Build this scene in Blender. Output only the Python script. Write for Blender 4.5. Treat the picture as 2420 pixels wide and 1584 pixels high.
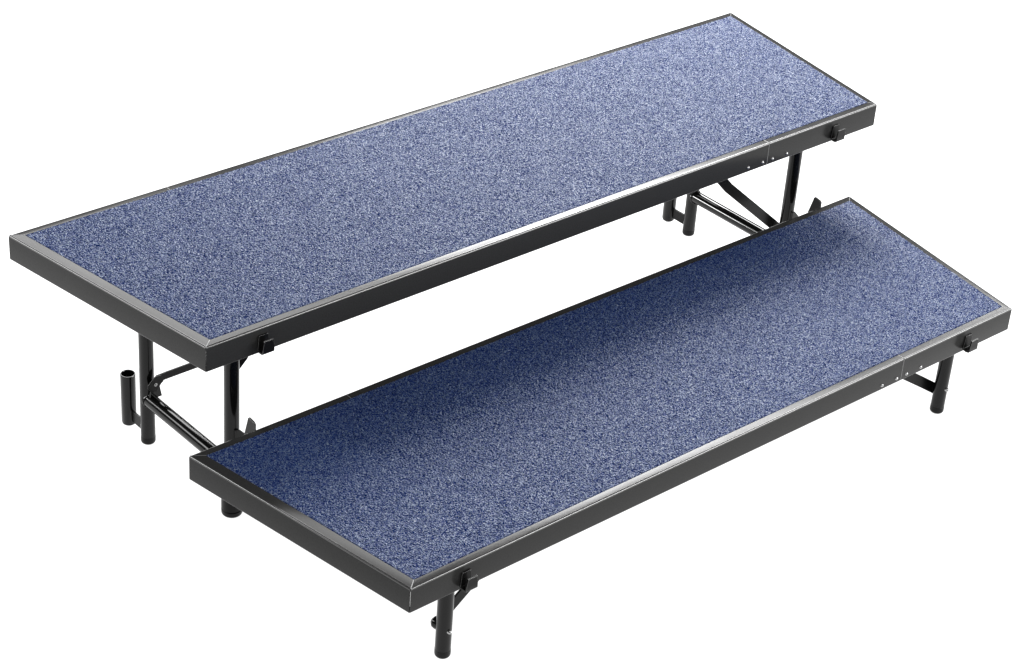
import bpy, bmesh, math, random
import numpy as np
from mathutils import Vector, Matrix

# ------------------------------------------------------------------ clear
for o in list(bpy.data.objects): bpy.data.objects.remove(o, do_unlink=True)
scn = bpy.context.scene
COL = scn.collection

# ------------------------------------------------------------------ camera
cam_d = bpy.data.cameras.new('camera'); cam = bpy.data.objects.new('camera', cam_d); COL.objects.link(cam)
cam.location = (-2.2998, -2.1477, 2.1930)
cam.rotation_euler = (1.0159, -0.0644, -0.7070)
cam_d.sensor_width = 36.0; cam_d.lens = 78.351; cam_d.clip_start = 0.05; cam_d.clip_end = 300
scn.camera = cam
scn.render.resolution_x = 1024; scn.render.resolution_y = 670

# ------------------------------------------------------------------ studio light
world = bpy.data.worlds.new('World'); scn.world = world; world.use_nodes = True
bg = world.node_tree.nodes['Background']
bg.inputs['Color'].default_value = (1.0, 1.0, 1.0, 1); bg.inputs['Strength'].default_value = 0.12

def softbox(name, loc, target, sx, sy, radiance, color=(1, 1, 1)):
    ld = bpy.data.lights.new(name, 'AREA'); ld.shape = 'RECTANGLE'; ld.size = sx; ld.size_y = sy
    ld.energy = radiance * math.pi * sx * sy; ld.color = color
    o = bpy.data.objects.new(name, ld); COL.objects.link(o)
    o.location = loc
    o.rotation_euler = (Vector(target) - Vector(loc)).to_track_quat('-Z', 'Y').to_euler()
    return o
def at_dir(az, el, dist, c=(0, 0.2, 0.3)):
    a, e = math.radians(az), math.radians(el)
    return (c[0] + dist * math.sin(a) * math.cos(e), c[1] + dist * math.cos(a) * math.cos(e), c[2] + dist * math.sin(e))
C0 = (0, 0.2, 0.3)
def overhead(name, x, y, z, sx, sy, rz, radiance):
    o = softbox(name, (x, y, z), (x, y, 0), sx, sy, radiance); o.rotation_euler = (0, 0, math.radians(rz)); return o
overhead('softbox_rim', 2.42, 2.60, 2.5, 1.12, 2.7, -13, 42.0)
overhead('softbox_side', 4.42, 1.62, 2.5, 1.1, 1.15, 0, 29.0)
overhead('softbox_left', 0.72, 3.05, 2.5, 1.5, 2.5, 0, 12.0)
softbox('softbox_key', (2.2, 0.55, 2.0), (0.45, 0.1, 0.3), 1.1, 1.1, 8.0)
softbox('softbox_front', (-0.9, -1.7, 2.7), (0.0, 0.0, 0.2), 1.5, 1.5, 4.5)
softbox('strip_front', at_dir(141, 22, 3.4), C0, 2.4, 0.8, 22.0)
softbox('strip_left', at_dir(-56, 22, 3.4), C0, 1.6, 0.7, 13.0)
softbox('strip_back_left', at_dir(-40, 11, 3.3), C0, 0.45, 0.5, 85.0)

scn.view_settings.view_transform = 'Standard'; scn.view_settings.look = 'None'
scn.view_settings.exposure = 0; scn.view_settings.gamma = 1; scn.view_settings.use_curve_mapping = False

# ------------------------------------------------------------------ materials
def new_mat(name):
    m = bpy.data.materials.new(name); m.use_nodes = True
    return m, m.node_tree, m.node_tree.nodes['Principled BSDF']

def paint(name, base, rough, spec, bump=0.02, scale=1400):
    m, nt, b = new_mat(name); N = nt.nodes; L = nt.links
    tc = N.new('ShaderNodeTexCoord')
    n1 = N.new('ShaderNodeTexNoise'); n1.inputs['Scale'].default_value = 9; n1.inputs['Detail'].default_value = 4
    L.new(tc.outputs['Object'], n1.inputs['Vector'])
    r = N.new('ShaderNodeMapRange'); r.inputs['From Min'].default_value = .3; r.inputs['From Max'].default_value = .7
    r.inputs['To Min'].default_value = rough - .03; r.inputs['To Max'].default_value = rough + .03
    L.new(n1.outputs['Fac'], r.inputs['Value']); L.new(r.outputs['Result'], b.inputs['Roughness'])
    n2 = N.new('ShaderNodeTexNoise'); n2.inputs['Scale'].default_value = scale; n2.inputs['Detail'].default_value = 2
    L.new(tc.outputs['Object'], n2.inputs['Vector'])
    mx = N.new('ShaderNodeMix'); mx.data_type = 'RGBA'
    mx.inputs['A'].default_value = (base * .7, base * .7, base * .7, 1); mx.inputs['B'].default_value = (base * 1.3, base * 1.3, base * 1.28, 1)
    L.new(n2.outputs['Fac'], mx.inputs['Factor']); L.new(mx.outputs['Result'], b.inputs['Base Color'])
    bp = N.new('ShaderNodeBump'); bp.inputs['Strength'].default_value = bump; bp.inputs['Distance'].default_value = .0004
    L.new(n2.outputs['Fac'], bp.inputs['Height']); L.new(bp.outputs['Normal'], b.inputs['Normal'])
    b.inputs['Specular IOR Level'].default_value = spec
    return m

M_RAIL = paint('black_powder_coat', .021, .20, .11, bump=0, scale=420)
M_EDGE = paint('glossy_black_edge', .024, .17, .9, bump=0, scale=420)
M_TUBE = paint('black_gloss_enamel', .0025, .11, .24, bump=0)
M_ARM = paint('black_satin_steel', .004, .28, .13, bump=0)
M_RUBBER = paint('black_rubber', .004, .35, .15, bump=0)

m, nt, b = new_mat('seam_highlight'); M_SEAM = m
b.inputs['Base Color'].default_value = (.14, .14, .14, 1); b.inputs['Roughness'].default_value = .35  # light grey standing in for glints on the joint edges
m, nt, b = new_mat('steel'); M_STEEL = m
b.inputs['Base Color'].default_value = (.36, .36, .36, 1); b.inputs['Metallic'].default_value = 1; b.inputs['Roughness'].default_value = .25
m, nt, b = new_mat('painted_board'); M_BOARD = m
b.inputs['Base Color'].default_value = (.012, .012, .012, 1); b.inputs['Roughness'].default_value = .7

# carpet: heathered navy and pale lavender loop pile
m, nt, b = new_mat('blue_heather_carpet'); M_CARPET = m; N = nt.nodes; L = nt.links
tc = N.new('ShaderNodeTexCoord')
def noise(scale, detail, rough=.5, lac=2.0):
    n = N.new('ShaderNodeTexNoise'); n.inputs['Scale'].default_value = scale; n.inputs['Detail'].default_value = detail
    n.inputs['Roughness'].default_value = rough; L.new(tc.outputs['Object'], n.inputs['Vector']); return n
att = N.new('ShaderNodeAttribute'); att.attribute_name = 'tuft'          # per-vertex yarn tone written with the pile
nf = noise(800, 2, .55)
mixv = N.new('ShaderNodeMath'); mixv.operation = 'MULTIPLY_ADD'; mixv.inputs[1].default_value = .55
L.new(att.outputs['Fac'], mixv.inputs[0])
mul2 = N.new('ShaderNodeMath'); mul2.operation = 'MULTIPLY'; mul2.inputs[1].default_value = .45
L.new(nf.outputs['Fac'], mul2.inputs[0]); L.new(mul2.outputs[0], mixv.inputs[2])
nl = noise(40, 4, .7)                                                    # soft blotches where the pile leans
addl = N.new('ShaderNodeMath'); addl.operation = 'MULTIPLY_ADD'; addl.inputs[1].default_value = .06
L.new(nl.outputs['Fac'], addl.inputs[0]); L.new(mixv.outputs[0], addl.inputs[2])
cr = N.new('ShaderNodeValToRGB'); e = cr.color_ramp.elements
e[0].position = .36; e[0].color = (.003, .008, .052, 1)
e[1].position = .74; e[1].color = (.112, .148, .205, 1)
x = cr.color_ramp.elements.new(.49); x.color = (.006, .018, .088, 1)
x = cr.color_ramp.elements.new(.60); x.color = (.028, .052, .128, 1)
L.new(addl.outputs[0], cr.inputs['Fac']); L.new(cr.outputs['Color'], b.inputs['Base Color'])
b.inputs['Roughness'].default_value = .42; b.inputs['Specular Tint'].default_value = (1, 1, 1, 1)
sp = N.new('ShaderNodeMapRange'); sp.inputs['From Min'].default_value = .44; sp.inputs['From Max'].default_value = .62    # the pale yarn is the shiny one
sp.inputs['To Min'].default_value = .0; sp.inputs['To Max'].default_value = .44
L.new(addl.outputs[0], sp.inputs['Value']); L.new(sp.outputs['Result'], b.inputs['Specular IOR Level'])
b.inputs['Sheen Weight'].default_value = 0; b.inputs['Sheen Roughness'].default_value = .45
b.inputs['Sheen Tint'].default_value = (1, 1, 1, 1)

# white floor with added glow, so the surround stays pure white without shadows
m, nt, b = new_mat('glowing_white_floor'); M_FLOOR = m
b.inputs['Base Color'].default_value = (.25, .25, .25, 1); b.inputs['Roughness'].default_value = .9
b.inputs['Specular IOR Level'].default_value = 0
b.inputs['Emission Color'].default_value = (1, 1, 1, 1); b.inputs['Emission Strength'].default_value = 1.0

# ------------------------------------------------------------------ helpers
def link(name, bm, mat, parent=None, smooth=True, bevel=0, seg=2, angle=30, edge=False, edge_bevel=False):
    bmesh.ops.recalc_face_normals(bm, faces=bm.faces)
    me = bpy.data.meshes.new(name); bm.to_mesh(me); bm.free()
    me.materials.append(mat)
    if edge or edge_bevel: me.materials.append(M_EDGE)
    o = bpy.data.objects.new(name, me); COL.objects.link(o)
    if parent: o.parent = parent
    if smooth:
        for p in me.polygons: p.use_smooth = True
        try: me.set_sharp_from_angle(angle=math.radians(angle))
        except Exception: pass
    if bevel:
        md = o.modifiers.new('bevel', 'BEVEL'); md.width = bevel; md.segments = seg; md.limit_method = 'ANGLE'
        md.angle_limit = math.radians(35); md.harden_normals = True
        if edge_bevel: md.material = 1
    return o

def box(bm, x0, x1, y0, y1, z0, z1):
    v = [bm.verts.new((x, y, z)) for x in (x0, x1) for y in (y0, y1) for z in (z0, z1)]
    for f in ((0, 1, 3, 2), (4, 6, 7, 5), (0, 4, 5, 1), (2, 3, 7, 6), (0, 2, 6, 4), (1, 5, 7, 3)):
        bm.faces.new([v[i] for i in f])

def lathe(bm, prof, centre=(0, 0, 0), axis=(0, 0, 1), n=40):
    """prof: list of (radius, height along axis); radius 0 closes it"""
    rot = Vector((0, 0, 1)).rotation_difference(Vector(axis)).to_matrix()
    rings = []
    for r, h in prof:
        if r < 1e-7: rings.append([bm.verts.new(rot @ Vector((0, 0, h)) + Vector(centre))])
        else: rings.append([bm.verts.new(rot @ Vector((r * math.cos(2 * math.pi * k / n), r * math.sin(2 * math.pi * k / n), h)) + Vector(centre)) for k in range(n)])
    for a, c in zip(rings, rings[1:]):
        for k in range(n):
            k2 = (k + 1) % n
            if len(a) == 1 and len(c) == 1: continue
            if len(a) == 1: bm.faces.new((a[0], c[k], c[k2]))
            elif len(c) == 1: bm.faces.new((a[k], a[k2], c[0]))
            else: bm.faces.new((a[k], a[k2], c[k2], c[k]))

def sweep(bm, pts, half_w, half_t, y):
    """flat bar in a plane of constant y: centre line pts (x, z), width in plane, thickness along y; optional y per point"""
    n = len(pts); L_ = []
    for i, p in enumerate(pts):
        a = Vector(pts[max(i - 1, 0)][:2]); c = Vector(pts[min(i + 1, n - 1)][:2])
        if 0 < i < n - 1:
            d1 = (Vector(p[:2]) - a).normalized(); d2 = (c - Vector(p[:2])).normalized(); d = (d1 + d2).normalized()
            k = 1 / max(.4, d.dot(d1))
        else: d = (c - a).normalized(); k = 1
        nrm = Vector((-d.y, d.x)) * half_w * k
        yy = y + (p[2] if len(p) > 2 else 0)
        row = []
        for s, t in ((-1, -1), (1, -1), (1, 1), (-1, 1)):
            q = Vector(p[:2]) + nrm * s
            row.append(bm.verts.new((q.x, yy + t * half_t, q.y)))
        L_.append(row)
    for r0, r1 in zip(L_, L_[1:]):
        for k in range(4): bm.faces.new((r0[k], r0[(k + 1) % 4], r1[(k + 1) % 4], r1[k]))
    bm.faces.new(L_[0]); bm.faces.new(L_[-1])

def extrude_poly(bm, pts, plane, a, c):
    """pts polygon; plane 'yz' -> thickness x a..c ; 'xz' -> thickness y a..c"""
    def P(u, v, w): return (w, u, v) if plane == 'yz' else (u, w, v)
    A = [bm.verts.new(P(u, v, a)) for u, v in pts]; B = [bm.verts.new(P(u, v, c)) for u, v in pts]
    n = len(pts); bm.faces.new(A); bm.faces.new(list(reversed(B)))
    for k in range(n): bm.faces.new((A[k], A[(k + 1) % n], B[(k + 1) % n], B[k]))

def chan(bm, p0, p1, q0, q1, ztop, h, t=.0022, lip=.012, r=.0030):
    """rolled steel channel rail: outer line p0-p1, inner (mitred) line q0-q1 on the plan; open towards the inside.
    The profile (s = 0 at the outer face, 1 at the inner edge of the top flange) is swept between the two mitres."""
    P0, P1, Q0, Q1 = map(Vector, (p0, p1, q0, q1))
    w = abs((Q0 - P0).cross((P1 - P0).normalized()))
    prof = []
    zc = ztop - r
    for k in range(7):                        # rounded shoulder
        a = math.pi / 2 * k / 6
        prof.append((r - r * math.cos(a), zc + r * math.sin(a)))
    prof += [(w, ztop), (w, ztop - t), (t, ztop - t), (t, ztop - h + t), (lip, ztop - h + t), (lip, ztop - h)]
    for k in range(5):
        a = math.pi / 2 * k / 4
        prof.append((r - r * math.sin(a), ztop - h + r - r * math.cos(a)))
    rows = []
    for s, z in prof:
        f = s / w
        a = P0.lerp(Q0, f); c = P1.lerp(Q1, f)
        rows.append((bm.verts.new((a.x, a.y, z)), bm.verts.new((c.x, c.y, z))))
    n = len(rows)
    for k in range(n):
        r0, r1 = rows[k], rows[(k + 1) % n]
        bm.faces.new((r0[0], r0[1], r1[1], r1[0]))
    bm.faces.new([r_[0] for r_ in rows]); bm.faces.new([r_[1] for r_ in rows])

def empty(name, loc):
    o = bpy.data.objects.new(name, None); COL.objects.link(o); o.location = loc; o.empty_display_size = .1; return o

# ------------------------------------------------------------------ floor
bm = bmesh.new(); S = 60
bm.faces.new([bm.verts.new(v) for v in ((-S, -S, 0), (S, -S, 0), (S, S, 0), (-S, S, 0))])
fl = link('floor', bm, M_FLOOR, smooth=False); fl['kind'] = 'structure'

# ------------------------------------------------------------------ riser parts
HW = .2285          # half depth of a deck
RH = .0455          # rail height
WL, WN, WR = .0200, .0148, .0130   # top flange widths: left end, long rails, right end

def make_carpet(root, Lb, Lf, ztop, seed):
    rng = np.random.default_rng(seed)
    step = .00080
    y0, y1 = -HW + WN, HW - WN
    def xl(y): f = (y + HW) / (2 * HW); return -(Lf + (Lb - Lf) * f) / 2 + WL
    def xr(y): f = (y + HW) / (2 * HW); return (Lf + (Lb - Lf) * f) / 2 - WR
    ny = int((y1 - y0) / step); nx = int((xr(y1) - xl(y1)) / step)
    ty = np.linspace(0, 1, ny); tx = np.linspace(0, 1, nx)
    Y = y0 + (y1 - y0) * ty
    XL = np.array([xl(v) for v in Y]); XR = np.array([xr(v) for v in Y])
    X = XL[:, None] + (XR - XL)[:, None] * tx[None, :]
    YY = np.repeat(Y[:, None], nx, 1)
    raw = rng.random((ny, nx))
    # yarn loops: short smoothed random field, a couple of grid cells wide
    def blur(a, k):
        for _ in range(k):
            a = .36 * a + .16 * (np.roll(a, 1, 0) + np.roll(a, -1, 0) + np.roll(a, 1, 1) + np.roll(a, -1, 1))
        return a
    h = blur(raw, 1); h = (h - h.mean()) / h.std()
    tone = blur(rng.random((ny, nx)), 1); tone = (tone - tone.mean()) / tone.std()
    tone = .30 * tone + .42 * h + .62 * (rng.random((ny, nx)) - .5) / .289
    z = ztop + .0002 + .00042 * np.clip(h, -2.2, 2.2)
    jit = .0004
    X = X + rng.normal(0, jit, X.shape); YY = YY + rng.normal(0, jit, X.shape)
    # ragged cut edge
    for sl in ((0, slice(None)), (-1, slice(None))):
        YY[sl] += rng.normal(0, .0014, YY[sl].shape)
    edge = np.zeros_like(z, bool); edge[0] = edge[-1] = True; edge[:, 0] = edge[:, -1] = True
    z[edge] = ztop - .0035
    co = np.stack([X, YY, z], -1).reshape(-1, 3).astype(np.float32)
    i = np.arange((ny - 1) * (nx - 1)); r = i // (nx - 1); c = i % (nx - 1); a = r * nx + c
    quads = np.stack([a, a + 1, a + nx + 1, a + nx], 1).astype(np.int32)
    me = bpy.data.meshes.new('carpet')
    me.vertices.add(len(co)); me.vertices.foreach_set('co', co.ravel())
    me.loops.add(quads.size); me.loops.foreach_set('vertex_index', quads.ravel())
    me.polygons.add(len(quads)); me.polygons.foreach_set('loop_start', np.arange(0, quads.size, 4, dtype=np.int32))
    me.polygons.foreach_set('use_smooth', np.ones(len(quads), bool))
    at = me.attributes.new('tuft', 'FLOAT', 'POINT')
    at.data.foreach_set('value', np.clip(.5 + tone.ravel() * .24, 0, 1).astype(np.float32))
    me.update(); me.validate()
    me.materials.append(M_CARPET)
    o = bpy.data.objects.new('carpet', me); COL.objects.link(o); o.parent = root
    return o

def make_deck(root, Lb, Lf, ztop, xf, xb, seed):
    """xf / xb: where the front and back rails are jointed"""
    zi = HW
    oFL, oFR, oBL, oBR = Vector((-Lf / 2, -HW)), Vector((Lf / 2, -HW)), Vector((-Lb / 2, HW)), Vector((Lb / 2, HW))
    sl = (Lb - Lf) / 2 / (2 * HW)
    def inx(y, side): b_ = Lf / 2 + sl * (y + HW); return -b_ + WL if side < 0 else b_ - WR
    yF, yB = -HW + WN, HW - WN
    iFL, iFR, iBL, iBR = Vector((inx(yF, -1), yF)), Vector((inx(yF, 1), yF)), Vector((inx(yB, -1), yB)), Vector((inx(yB, 1), yB))
    g = .00035
    rails = {}
    def rail(key, p0, p1, q0, q1):
        d = (p1 - p0).normalized()
        bm = bmesh.new(); chan(bm, p0 + d * g, p1 - d * g, q0 + d * g, q1 - d * g, ztop, RH)
        bm.faces.ensure_lookup_table()
        for f in bm.faces[:6]: f.material_index = 1          # rolled shoulder, gloss raised to bring out the bright edge line
        rails[key] = link('rail', bm, M_RAIL, root, bevel=.0004, seg=1, angle=28, edge=True)
    rail('fl', oFL, Vector((xf, -HW)), iFL, Vector((xf, yF)))
    rail('fr', Vector((xf + .0003, -HW)), oFR, Vector((xf + .0003, yF)), iFR)
    rail('bl', oBL, Vector((xb, HW)), iBL, Vector((xb, yB)))
    rail('br', Vector((xb + .0003, HW)), oBR, Vector((xb + .0003, yB)), iBR)
    rail('l', oFL, oBL, iFL, iBL)
    rail('r', oFR, oBR, iFR, iBR)
    # pale strips painting in the bevel glints where the rail sections butt together
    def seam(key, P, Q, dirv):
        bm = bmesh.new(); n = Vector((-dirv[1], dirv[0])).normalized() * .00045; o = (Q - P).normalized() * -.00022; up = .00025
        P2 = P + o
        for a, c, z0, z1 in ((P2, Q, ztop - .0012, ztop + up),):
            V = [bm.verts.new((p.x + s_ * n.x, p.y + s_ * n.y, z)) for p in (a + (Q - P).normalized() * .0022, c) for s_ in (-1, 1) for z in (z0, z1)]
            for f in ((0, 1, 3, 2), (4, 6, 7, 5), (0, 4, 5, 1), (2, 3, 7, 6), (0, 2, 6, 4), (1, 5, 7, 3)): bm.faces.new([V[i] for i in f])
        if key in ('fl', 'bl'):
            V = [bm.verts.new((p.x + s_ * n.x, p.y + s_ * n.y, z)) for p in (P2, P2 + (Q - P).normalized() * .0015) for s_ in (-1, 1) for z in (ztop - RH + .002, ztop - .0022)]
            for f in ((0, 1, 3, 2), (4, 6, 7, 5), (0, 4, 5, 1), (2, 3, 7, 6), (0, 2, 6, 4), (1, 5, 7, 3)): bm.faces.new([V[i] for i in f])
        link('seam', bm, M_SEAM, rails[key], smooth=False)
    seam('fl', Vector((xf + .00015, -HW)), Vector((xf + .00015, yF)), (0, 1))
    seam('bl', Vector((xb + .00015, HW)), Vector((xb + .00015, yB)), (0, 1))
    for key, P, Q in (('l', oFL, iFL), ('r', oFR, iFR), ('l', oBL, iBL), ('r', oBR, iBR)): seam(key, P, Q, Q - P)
    # board under the carpet
    bm = bmesh.new(); zt = ztop - .004; zb = ztop - .020; e = .004
    pts = [(iFL.x - e, yF - e), (iFR.x + e, yF - e), (iBR.x + e, yB + e), (iBL.x - e, yB + e)]
    A = [bm.verts.new((x, y, zt)) for x, y in pts]; B = [bm.verts.new((x, y, zb)) for x, y in pts]
    bm.faces.new(A); bm.faces.new(list(reversed(B)))
    for k in range(4): bm.faces.new((A[k], B[k], B[(k + 1) % 4], A[(k + 1) % 4]))
    link('deck_panel', bm, M_BOARD, root, smooth=False)
    make_carpet(root, Lb, Lf, ztop, seed)
    # four rivets beside the front joint
    for dx in (-.0495, -.0122, .0135, .0512):
        bm = bmesh.new(); k = 'fl' if dx < 0 else 'fr'
        lathe(bm, [(0, .0028), (.0013, .0026), (.0024, .0019), (.0031, .0009), (.0034, 0), (.0034, -.001)], (xf + dx, -HW, ztop - .0355), (0, -1, 0), 20)
        link('rivet', bm, M_STEEL, rails[k])
    return rails

def leg(root, x, y, ztop, foot_r=.0127, foot_h=.016, bolt=False):
    R = .0125
    bm = bmesh.new()
    lathe(bm, [(0, foot_h - .002), (R, foot_h - .002), (R, ztop), (0, ztop)], (x, y, 0))
    lg = link('leg', bm, M_TUBE, root)
    bm = bmesh.new(); r = foot_r; k = .006
    prof = [(0, 0), (r - k, 0)] + [(r - k + k * math.sin(a), k - k * math.cos(a)) for a in [math.pi / 2 * i / 6 for i in range(1, 7)]]
    if foot_r > .015: prof += [(r, .011), (r - .0012, .0118), (r - .0012, .0128), (r, .0136)]
    prof += [(r, foot_h - .0015), (r - .001, foot_h), (R - .001, foot_h)]
    lathe(bm, prof, (x, y, 0))
    link('foot', bm, M_RUBBER, lg)
    if bolt:
        bm = bmesh.new()
        lathe(bm, [(0, .0048), (.0018, .0044), (.0034, .0028), (.0042, 0), (.0042, -.004)], (x, y - R, .054), (0, -1, 0), 24)
        link('bolt', bm, M_STEEL, lg)
    return lg

def nut(lg, x, y):
    bm = bmesh.new()
    lathe(bm, [(0, .013), (.005, .0125), (.009, .009), (.0105, .004), (.0105, -.004)], (x, y + .0115, .054), (-.35, 1, 0), 28)
    link('nut', bm, M_TUBE, lg)

def crossbar(root, x, y0, y1, z):
    bm = bmesh.new(); R = .0125
    lathe(bm, [(R, 0), (R, y1 - y0)], (x, y0, z), (0, 1, 0))
    cb = link('crossbar', bm, M_TUBE, root)
    # weld beads where it meets the legs
    for y, s in ((y0 + .0115, 1), (y1 - .0115, -1)):
        bm = bmesh.new()
        rn = random.Random(int(1000 * (x + y + 5)))
        n = 44; ring = []
        for k in range(n):
            a = 2 * math.pi * k / n; rr = R + .0016 + rn.uniform(-.0007, .0007)
            yb = y - s * (math.cos(a) ** 2) * .0055 * 1.0
            ring.append((rr * math.cos(a), yb, rr * math.sin(a)))
        V = [[bm.verts.new((x + p[0] * f, p[1] + s * o, z + p[2] * f)) for p in ring] for f, o in ((.90, -.002), (1.0, -.001), (1.0, .0012), (.93, .0028))]
        for a_, b_ in zip(V, V[1:]):
            for k in range(n): bm.faces.new((a_[k], a_[(k + 1) % n], b_[(k + 1) % n], b_[k]))
        link('weld', bm, M_TUBE, cb)
    return cb

def hook(root, x, ztop):
    """flat steel hook on the face of the front rail: back plate, U bend and a standing lip"""
    w = .0105; t = .0028
    y_face = -HW - .0002
    prof = [(0, -.0125), (0, -.036)]
    r = .0085; cy, cz = -r, -.036
    for k in range(1, 9):
        a = math.pi * k / 8
        prof.append((-(r - r * math.cos(a)), -.036 - r * math.sin(a) * .55))
    prof += [(-.0170, -.0290), (-.0172, -.0155)]
    bm = bmesh.new(); rows = []
    n = len(prof)
    for i, (py, pz) in enumerate(prof):
        a = Vector(prof[max(0, i - 1)]); c = Vector(prof[min(n - 1, i + 1)]); d = (c - a).normalized(); nn = Vector((d.y, -d.x)) * t
        ww = w * (.80 if i in (0, n - 1) else 1)
        q = Vector((py, pz))
        rows.append([bm.verts.new((x + s * ww, y_face + v.x, ztop + v.y)) for s, v in ((-1, q), (1, q), (1, q + nn), (-1, q + nn))])
        if i in (0, n - 2):   # rounded tip corners
            pass
    for r0, r1 in zip(rows, rows[1:]):
        for k in range(4): bm.faces.new((r0[k], r0[(k + 1) % 4], r1[(k + 1) % 4], r1[k]))
    bm.faces.new(rows[0]); bm.faces.new(rows[-1])
    return link('hook', bm, M_ARM, root, bevel=.0009, seg=2, angle=40, edge_bevel=True)

def latch_plate(root, x, z):
    """upright plate standing off the back rail, catching the leg of the riser behind"""
    bm = bmesh.new()
    pts = [(HW + .0005, z - .030), (HW + .0005, z + .0085), (HW + .0022, z + .0110), (HW + .0045, z + .0118), (HW + .0165, z + .0135), (HW + .0188, z + .0122), (HW + .0196, z + .0100), (HW + .031, z - .030)]
    extrude_poly(bm, pts, 'yz', x - .0016, x + .0016)
    return link('latch_plate', bm, M_ARM, root, bevel=.0009, edge_bevel=True)

# ------------------------------------------------------------------ upper riser
UX, UY = .0180, .4384
upper = empty('riser_platform', (UX, UY, 0))
upper['label'] = 'taller blue carpeted riser platform on long black tube legs, standing behind the low one'
upper['category'] = 'riser'; upper['group'] = 'blue carpeted riser platforms'
ZU = .4041
make_deck(upper, 1.6455, 1.5057, ZU, .4600, -.5267, 11)
for hx in (-.6500, .6390): hook(upper, hx, ZU)
xL, xR, yF, yB = -.6467, .6440, -.1411, .1088
legs = {}
legs['fl'] = leg(upper, xL, yF, ZU - .022, foot_r=.0175, foot_h=.045)
legs['bl'] = leg(upper, xL, yB, ZU - .022)
legs['fr'] = leg(upper, xR, yF, ZU - .022)
legs['br'] = leg(upper, xR, yB, ZU - .022)
for x in (xL, xR): cb = crossbar(upper, x, yF, yB, .0905); legs[x] = cb

# rail posts sockets behind the back legs, each on a short link strip
for x in (xL, xR):
    bm = bmesh.new(); ys = yB + .0600; R, r = .0131, .0108
    lathe(bm, [(r, .016), (r, .1065), (r + .0006, .1075), (R - .0006, .1075), (R, .1066), (R, .0125), (R - .0012, .0085), (R - .004, .006), (0, .006)], (x, ys, 0), n=48)
    so = link('socket_tube', bm, M_TUBE, upper)
    bm = bmesh.new(); box(bm, x - .002, x + .002, yB + .011, ys - .0115, .0165, .0385)
    link('link_strip', bm, M_ARM, so, bevel=.0006)

# left folding brace, pinned near the back leg, and its lug on the crossbar
def lug(parent, x, y, z0, z1, s):
    bm = bmesh.new()
    extrude_poly(bm, [(x - s * .012, z0), (x + s * .012, z0), (x + s * .007, z1 - .004), (x + s * .003, z1), (x - s * .005, z1), (x - s * .008, z1 - .004)], 'xz', y - .0018, y + .0018)
    link('lug', bm, M_TUBE, parent, bevel=.0006)
yb_ = yB - .0205
lug(legs[xL], xL + .006, yb_ + .004, .098, .128, 1)
bm = bmesh.new()
yA = yb_
sweep(bm, [(-.6520, .1205), (-.6375, .1370), (-.6200, .1375), (-.5200, .1375), (-.4700, .1800), (-.3300, .3650)], .0070, .0016, yA)
br = link('brace', bm, M_ARM, upper, bevel=.0006)
# wider rounded eye at the lower end
bm = bmesh.new()
extrude_poly(bm, [(-.6595, .1315), (-.6455, .1440), (-.6405, .1448), (-.6330, .1430), (-.6290, .1310), (-.6340, .1270), (-.6420, .1165), (-.6470, .1145), (-.6540, .1170), (-.6600, .1260)], 'xz', yA - .0040, yA - .0018)
link('brace_eye', bm, M_ARM, br, bevel=.0005)
bm = bmesh.new(); lathe(bm, [(.0012, .0010), (.0018, .0016), (.0030, .0014), (.0034, 0), (.0034, -.001)], (-.6455, yA - .0040, .1300), (0, -1, 0), 20)
link('rivet', bm, M_STEEL, br)

# right folding brace with its crease, pinned near the front leg
yR = yF + .0205
bm = bmesh.new()
sweep(bm, [(.6470, .1195, .0), (.4880, .2560, .0), (.4630, .2845, .006), (.3950, .3650, .020)], .0098, .0018, yR)
link('brace', bm, M_ARM, upper, bevel=.0005)
lug(legs[xR], xR - .006, yR + .004, .098, .128, -1)

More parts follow.
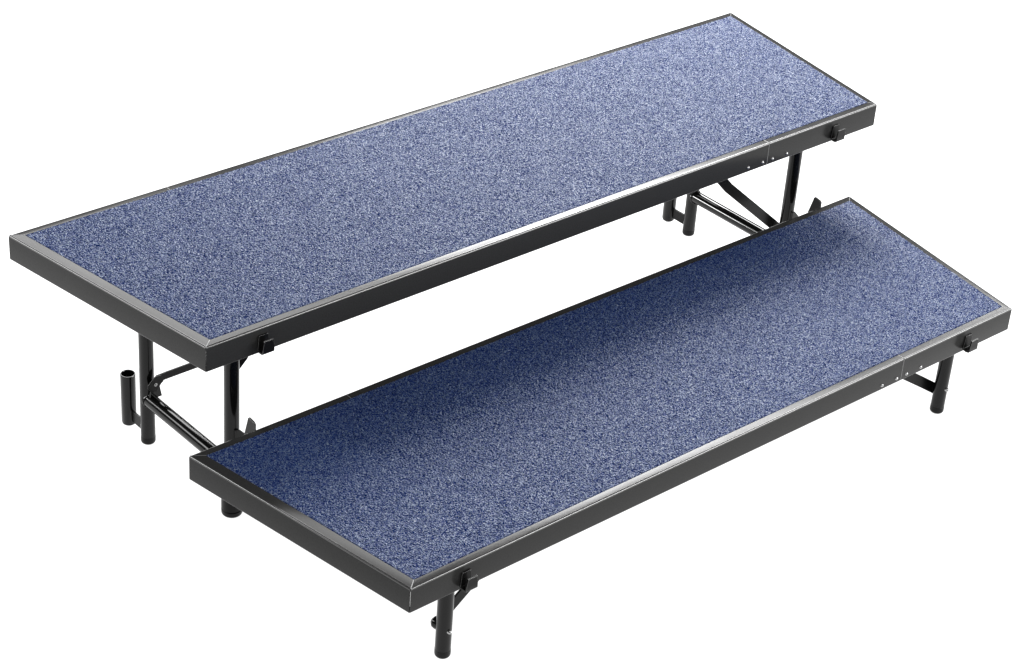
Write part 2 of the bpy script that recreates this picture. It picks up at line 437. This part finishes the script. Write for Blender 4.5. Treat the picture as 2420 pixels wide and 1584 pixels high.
# gusset bracing the head of the front left leg
bm = bmesh.new()
gx = xL + .0135
pts = [(gx - .003, ZU - .134), (gx + .001, ZU - .134), (gx + .0445, ZU - .0895), (gx + .052, ZU - .070), (gx + .058, ZU - .055), (gx + .058, ZU - .030), (gx - .003, ZU - .030)]
pts = [(gx - .0045, ZU - .1385), (gx + .0180, ZU - .1170), (gx + .0300, ZU - .0975), (gx + .0400, ZU - .0840), (gx + .0560, ZU - .0720), (gx + .0700, ZU - .0500), (gx + .0700, ZU - .0300), (gx - .0045, ZU - .0300)]
extrude_poly(bm, pts, 'xz', yF + .002, yF + .005)
link('gusset_plate', bm, M_ARM, upper, bevel=.0004)

# spring clips on the front legs, which the low riser's latch plates reach for
for x, key in ((xL, 'fl'), (xR, 'fr')):
    bm = bmesh.new()
    extrude_poly(bm, [(x - .004, .125), (x + .0180, .125), (x + .0180, .1500), (x + .0160, .1600), (x + .0070, .1700), (x + .0030, .1735), (x - .004, .1740)], 'xz', yF - .0160, yF - .0100)
    link('clip', bm, M_TUBE, legs[key], bevel=.0018, seg=3)

# ------------------------------------------------------------------ lower riser
lower = empty('riser_platform', (0, 0, 0))
lower['label'] = 'low blue carpeted riser platform on short black legs, standing in front of the taller one'
lower['category'] = 'riser'; lower['group'] = 'blue carpeted riser platforms'
ZL = .2053
make_deck(lower, 1.5106, 1.3642, ZL, .3895, -.4552, 23)
for hx in (-.5795, .5625): hook(lower, hx, ZL)
for px in (-.6307, .6752): latch_plate(lower, px, ZL)
lx, rx, yf, yb = -.5750, .5781, -.1837, .1350
lg = leg(lower, lx, yf, ZL - .022, bolt=True); nut(lg, lx, yf)
lg = leg(lower, rx, yf, ZL - .022, bolt=True)
leg(lower, lx, yb, ZL - .022); leg(lower, rx, yb, ZL - .022)
crossbar(lower, lx, yf, yb, .140); crossbar(lower, rx, yf, yb, .140)
ya = yf + .0200
for x, s in ((lx, 1), (rx, -1)):
    bm = bmesh.new()
    sweep(bm, [((x - s * .008) if s < 0 else x, .0370 if s < 0 else .0430, -.004), (x + s * .010, .0495, -.003), (x + s * .0230, .0580, .003), (x + s * .10, .1100, .006), (x + s * .180, .1700, .006)], .0098, .0018, ya)
    link('brace', bm, M_ARM, lower, bevel=.0005)
